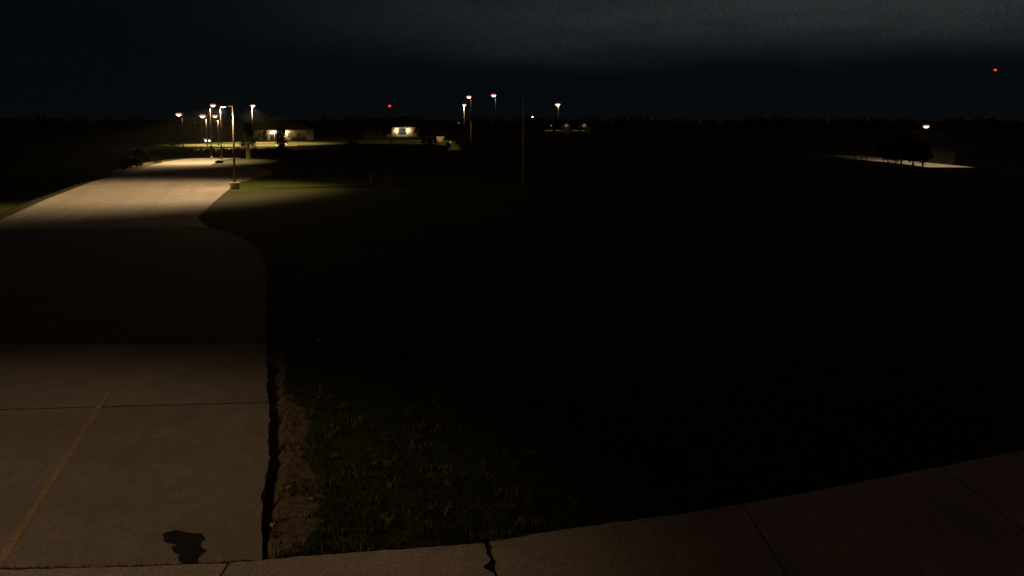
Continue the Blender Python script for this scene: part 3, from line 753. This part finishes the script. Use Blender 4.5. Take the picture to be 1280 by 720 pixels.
for a, b, lb in [(681, 701, 'low dark barn with a faint row of lit windows, right of the flagpole'), (715, 731, 'second low barn with a faint row of lit windows, under the pale far houses')]:
    pa, pb = foot(a, 370), foot(b, 370); wd = pb.x - pa.x
    root = empty('barn', foot((a + b) / 2, 370), label=lb, cat='barn', group='low far barns')
    zz = at(a, 163.2, 370).z - pa.z
    obj('wall', B(lambda bm: box(bm, -wd / 2, wd / 2, 0, 8, -1, zz + .5)), BLACKM, root)
    obj('roof', B(lambda bm: hull(bm, [(-wd / 2 - .4, -.4, zz + .5), (-wd / 2 - .4, 8.4, zz + .5), (-wd / 2 - .4, 4, zz + 1.3)], [(wd / 2 + .4, -.4, zz + .5), (wd / 2 + .4, 8.4, zz + .5), (wd / 2 + .4, 4, zz + 1.3)])), ROOF, root)
    n = 6
    for k in range(n):
        if k == 3: continue
        xx = -wd / 2 + wd * (k + .5) / n
        obj('window', B(lambda bm: box(bm, xx - wd / n * .4, xx + wd / n * .4, -.05, -.004, zz - .18, zz + .18)), GLASSW, root)
# small far lights
for px, py, yd, lb, m in [(689, 157, 420, 'tiny orange light left of the two pale far houses', GLASSW), (573.5, 153.5, 420, 'tiny dim orange light below the high lamp pair', GLASSW), (563, 177.5, 232, 'tiny low orange marker light right of the far lawn shrubs', GLASSW)]:
    p = foot(px, yd); h = at(px, py, yd).z - p.z
    root = empty('marker_light', p, label=lb, cat='light')
    obj('post', B(lambda bm: tube(bm, [(0, 0, 0), (0, 0, max(h - .2, .05))], .06, 6)), DSTEEL, root)
    obj('lens', B(lambda bm: ball(bm, (0, 0, max(h, .3)), .42 if yd > 300 else .28, .3, .26)), mat('orange_marker_glass', (.5, .3, .1), .3, emit=(1, .55, .12), es=.35), root)

# --- pale lit wall right of the second building
shrub(foot(554.5, 254), 1.5, 1.2, 'small dark shrub touching the right end of the pale lit wall', n=700)
root = empty('garden_wall', foot(550.5, 256), label='short pale wall lit up between dark shrubs, right of the bright entrance', cat='wall')
obj('wall', B(lambda bm: box(bm, -1.25, 1.25, 0, .35, -.3, 1.6, .03)), WALL, root)
obj('coping', B(lambda bm: box(bm, -1.35, 1.35, -.06, .41, 1.6, 1.7, .02)), WALKM, root)
# --- pale pillar before the cone tree
root = empty('pillar', foot(311, 168), label='pale square pillar standing before the dark cone shaped tree', cat='pillar')
obj('shaft', B(lambda bm: box(bm, -.42, .42, -.42, .42, -.1, 1.75, .02)), STONE, root)
obj('cap', B(lambda bm: box(bm, -.50, .50, -.50, .50, 1.75, 1.88, .02)), WALKM, root)
# --- small box on the lamp pole island, flat boulders
root = empty('utility_box', foot(263.8, 178.5), label='small dark utility box beside the tall lamp on the lit verge', cat='utility box')
obj('cabinet', B(lambda bm: box(bm, -.28, .28, -.2, .2, .1, 1.3, .02)), BLACKM, root)
obj('foot', B(lambda bm: box(bm, -.35, .35, -.27, .27, -.05, .1)), WALKM, root)
root = empty('bench', foot(376, 196), label='dark low bench at the right end of the lit lawn', cat='bench')
for k in range(3): obj('seat_slat', B(lambda bm: box(bm, -.85, .85, -.22 + .15 * k, -.10 + .15 * k, .42, .46)), BARK, root)
for k in range(3): obj('back_slat', B(lambda bm: box(bm, -.85, .85, .26, .29, .52 + .14 * k, .63 + .14 * k)), BARK, root)
for s in (-1, 1): obj('leg', B(lambda bm: [box(bm, s * .7 - .04, s * .7 + .04, -.2, .2, 0, .418), box(bm, s * .7 - .04, s * .7 + .04, .2, .257, 0, .94)]), BLACKM, root)
def rock(p, r, label, m=STONE, name='boulder', cat='boulder', group=None):
    bm = bmesh.new(); bmesh.ops.create_icosphere(bm, subdivisions=3, radius=1)
    sd = random.uniform(0, 50)
    for v in bm.verts:
        k = 1 + .28 * noise.noise(v.co * 1.3 + Vector((sd, 0, 0))) + .1 * noise.noise(v.co * 4 + Vector((sd, 0, 0)))
        v.co = Vector((v.co.x * r * k, v.co.y * r * .8 * k, v.co.z * r * .55 * k + r * .25))
    return obj(name, bm, m, loc=p, label=label, cat=cat, group=group)
q = flat(274, 203.5); rock(Vector((q.x, q.y, -.04)), .7, 'dark boulder at the tip of the grass island', mat('dark_rock', (.08, .07, .05), .9, (.12, .1, .07), 6))
# --- parked vehicle with one headlight
def car(p, rz, label):
    root = empty('parked_car', p, rz=rz, label=label, cat='car')
    prof = [(-2.2, .35), (-2.25, .75), (-2.1, 1.0), (-1.6, 1.05), (-1.0, 1.48), (.6, 1.5), (1.2, 1.05), (2.1, .92), (2.25, .7), (2.22, .35)]
    obj('body', B(lambda bm: hull(bm, [(x, -.86, z) for x, z in prof], [(x, .86, z) for x, z in prof])), CARP, root)
    for s in (-1, 1):
        obj('side_window', B(lambda bm: hull(bm, [(x, s * .865, z) for x, z in [(-1.35, 1.08), (-.9, 1.40), (.5, 1.42), (.95, 1.08)]], [(x, s * .868, z) for x, z in [(-1.35, 1.08), (-.9, 1.40), (.5, 1.42), (.95, 1.08)]])), GLASSD, root)
        for x in (-1.4, 1.4):
            w_ = obj('wheel', B(lambda bm: tube(bm, [(x, s * .72, .32), (x, s * .89, .32)], .32, 18)), RUBBER, root)
            obj('rim', B(lambda bm: tube(bm, [(x, s * .891, .32), (x, s * .90, .32)], .19, 14)), STEEL, w_)
        obj('headlight', B(lambda bm: ball(bm, (2.20, s * .58, .72), .10, .24, .14)), HEADL, root, smooth=True)
    return root
p = foot(255, 243); car(p, R(-42), 'dark parked car facing the camera with headlights on, behind the lit lawn')
# --- small frames and posts on the dark lawn in the middle
root = empty('metal_rack', foot(482, 70), label='low metal rack of upright bars on the dark lawn', cat='rack')
PALE = mat('weathered_paint', (.45, .30, .22), .7, (.34, .24, .18), 6)
for k, xx in enumerate((-.36, -.10, .02, .12, .50)):
    obj('bar', B(lambda bm: tube(bm, [(xx, 0, 0), (xx, 0, 1.25)], .022, 6)), PALE, root)
obj('rail', B(lambda bm: tube(bm, [(-.38, 0, 1.27), (.52, 0, 1.27)], .022, 6)), PALE, root)
obj('mesh_panel', B(lambda bm: [tube(bm, [(-.09, .0, .2 + .16 * k), (.11, .0, .26 + .16 * k)], .008, 4) for k in range(6)]), PALE, root)
for px, yd, lb in [(463.5, 84, 'short pale post left of the metal rack'), (602, 68, 'short dim post between the rack and the flagpole')]:
    root = empty('marker_post', foot(px, yd), label=lb, cat='post')
    obj('post', B(lambda bm: box(bm, -.03, .03, -.03, .03, 0, 1.0)), PALE, root)
    obj('cap', B(lambda bm: box(bm, -.04, .04, -.04, .04, 1.0, 1.03)), PALE, root)

# --- grass close to the camera
def blades(n, sampler, hmin, hmax, wd, m, name, lean=.5, **kw):
    P = np.array([q for q in (sampler() for _ in range(n)) if q is not None])
    k = len(P); h = RNG.uniform(hmin, hmax, k) ; a = RNG.uniform(0, 2 * np.pi, k); l = RNG.uniform(0, lean, k) * h
    dx, dy = np.cos(a), np.sin(a); wv = wd * RNG.uniform(.6, 1.3, k)
    b = RNG.uniform(0, 2 * np.pi, k); ex, ey = np.cos(b) * wv, np.sin(b) * wv
    A = P + np.stack([-ex, -ey, -np.full(k, .01)], 1); Bb = P + np.stack([ex, ey, -np.full(k, .01)], 1)
    M1 = P + np.stack([dx * l * .35 + ex * .8, dy * l * .35 + ey * .8, h * .6], 1); M2 = P + np.stack([dx * l * .35 - ex * .8, dy * l * .35 - ey * .8, h * .6], 1)
    T = P + np.stack([dx * l, dy * l, h], 1)
    V = np.stack([A, Bb, M1, M2, T], 1).reshape(-1, 3); i = np.arange(k)[:, None] * 5
    Fc = np.concatenate([i + np.array([[0, 1, 2]]), i + np.array([[0, 2, 3]]), i + np.array([[3, 2, 4]])])
    return raw(name, V, Fc, m, **kw)
def lawn_pt():
    y = 9.2 + (random.random() ** 1.5) * 17; x = random.uniform(-5.0, .62 * y)
    if y < wtop(x) + .03: return None
    dd = interp(DIRT, y); gap = x - dd
    if gap < .05: return None
    bare = .25 + .38 * (1 - sm(11, 17, y)) + .12 * math.sin(y * 1.9)
    nn = noise.noise(Vector((x * 1.4, y * 1.4, 0))) + .6 * noise.noise(Vector((x * 4, y * 4, 5)))
    if y < 19 and gap < bare * 1.2 + .25 * nn and random.random() > .08 + (.75 if nn > .12 else 0): return None
    if nn < -.45 and random.random() < .6: return None
    return (x, y, ground_z(x, y))
blades(105000, lawn_pt, .03, .085, .006, BLADE, 'lawn_grass', lean=1.1, label='rough dark grass filling the lawn beside the slab', cat='grass', kind='stuff')
def tuft_field():
    x, y, k = TU[random.randrange(len(TU))]
    x += random.gauss(0, .05 * k); y += random.gauss(0, .05 * k)
    if y < wtop(x) + .02: return None
    return (x, y, ground_z(x, y))
TU = []
for _ in range(900):
    q = lawn_pt()
    if q: TU.append((q[0], q[1], random.uniform(.4, 1.3)))
blades(13000, tuft_field, .06, .14, .006, STRAW, 'dry_tufts', lean=1.0, label='paler dry tufts scattered through the near lawn', cat='grass', kind='stuff')
def joint_pt():
    x = random.uniform(-8.5, -3.1)
    k = noise.noise(Vector((x * 1.7, 0, 8))) + .5 * noise.noise(Vector((x * 6, 0, 8)))
    if k < -.05 : return None
    return (x, wtop(x) + .03 + random.gauss(0, .018), -.03)
blades(7000, joint_pt, .03, .08, .006, BLADE, 'joint_weeds', lean=1.0, label='weeds growing in the joint between slab and sidewalk', cat='weeds', kind='stuff')
def edge_pt():
    y = random.uniform(9.4, 17.5); s = random.random() < .25
    x = interp(EDGE, y) + .03 if s else interp(DIRT, y) + wob(interp(DIRT, y), y, 2.5, .12) + random.gauss(0, .03)
    if noise.noise(Vector((y * 2.3, 3, 1))) < .05: return None
    return (x, y, ground_z(x, y))
blades(2600, edge_pt, .04, .10, .006, BLADE, 'edge_weeds', lean=1.2, label='weeds along the washed out gap beside the slab', cat='weeds', kind='stuff')
def crack_pt():
    y = random.uniform(8.6, wtop(cx)); x = cx + .10 * (wtop(cx) - y) + random.gauss(0, .03)
    if random.random() < .5 and y < wtop(cx) - .35: return None
    return (x, y, -.03)
blades(900, crack_pt, .03, .09, .006, BLADE, 'crack_weeds', lean=1.0, label='weeds in the broken joint of the sidewalk', cat='weeds', kind='stuff')
# weed clump where the broken joint meets the lawn
root = empty('weed_clump', (cx + .02, wtop(cx) + .12, -.02), label='leafy weed where the broken sidewalk joint meets the lawn', cat='weed')
V, Fc = leaves(150, np.array([(random.gauss(0, .10), random.gauss(0, .05), random.uniform(.02, .12)) for _ in range(20)]), .022, .015)
raw('foliage', V, Fc, LEAF2, root)
# stones and a scrap of litter
def gp(px, py):
    q = flat(px, py); return Vector((q.x, q.y, ground_z(q.x, q.y)))
for px, py, r, lb in [(361, 609, .045, 'pale stone lying on the bare soil beside the slab'), (342, 648, .05, 'pale stone nearest the slab corner'), (389, 624, .038, 'stone at the grass edge of the bare soil'), (372, 560, .03, 'small stone on the bare soil, farther up the slab edge')]:
    rock(gp(px, py), r, lb, name='stone', cat='stone', group='stones on the bare soil')
def lit(bm):
    vs = [bm.verts.new(v) for v in [(-.04, -.02, .03), (.04, -.03, .05), (.05, .03, .03), (-.03, .03, .06)]]
    bm.faces.new(vs); r = bmesh.ops.extrude_face_region(bm, geom=list(bm.faces)); bmesh.ops.translate(bm, verts=[v for v in r['geom'] if isinstance(v, bmesh.types.BMVert)], vec=(0, 0, .004))
q = gp(398, 430); obj('litter_scrap', B(lit), PAPER, loc=q + Vector((0, 0, .05)), label='tiny pale scrap of litter lying on the dark lawn', cat='litter')

# --- night haze
def haze():
    m = bpy.data.materials.new('night_haze'); m.use_nodes = True; t = NT(m.node_tree)
    v = t.n('ShaderNodeVolumePrincipled', {'Color': (.9, .92, .95, 1), 'Density': HAZE, 'Anisotropy': .65})
    o = t.n('ShaderNodeOutputMaterial'); t.link(v.outputs[0], o.inputs['Volume'])
    obj('haze', B(lambda bm: box(bm, -4100, 4100, -700, 8100, -1.5, 95)), m, kind='stuff')
HAZE = .00004
haze()
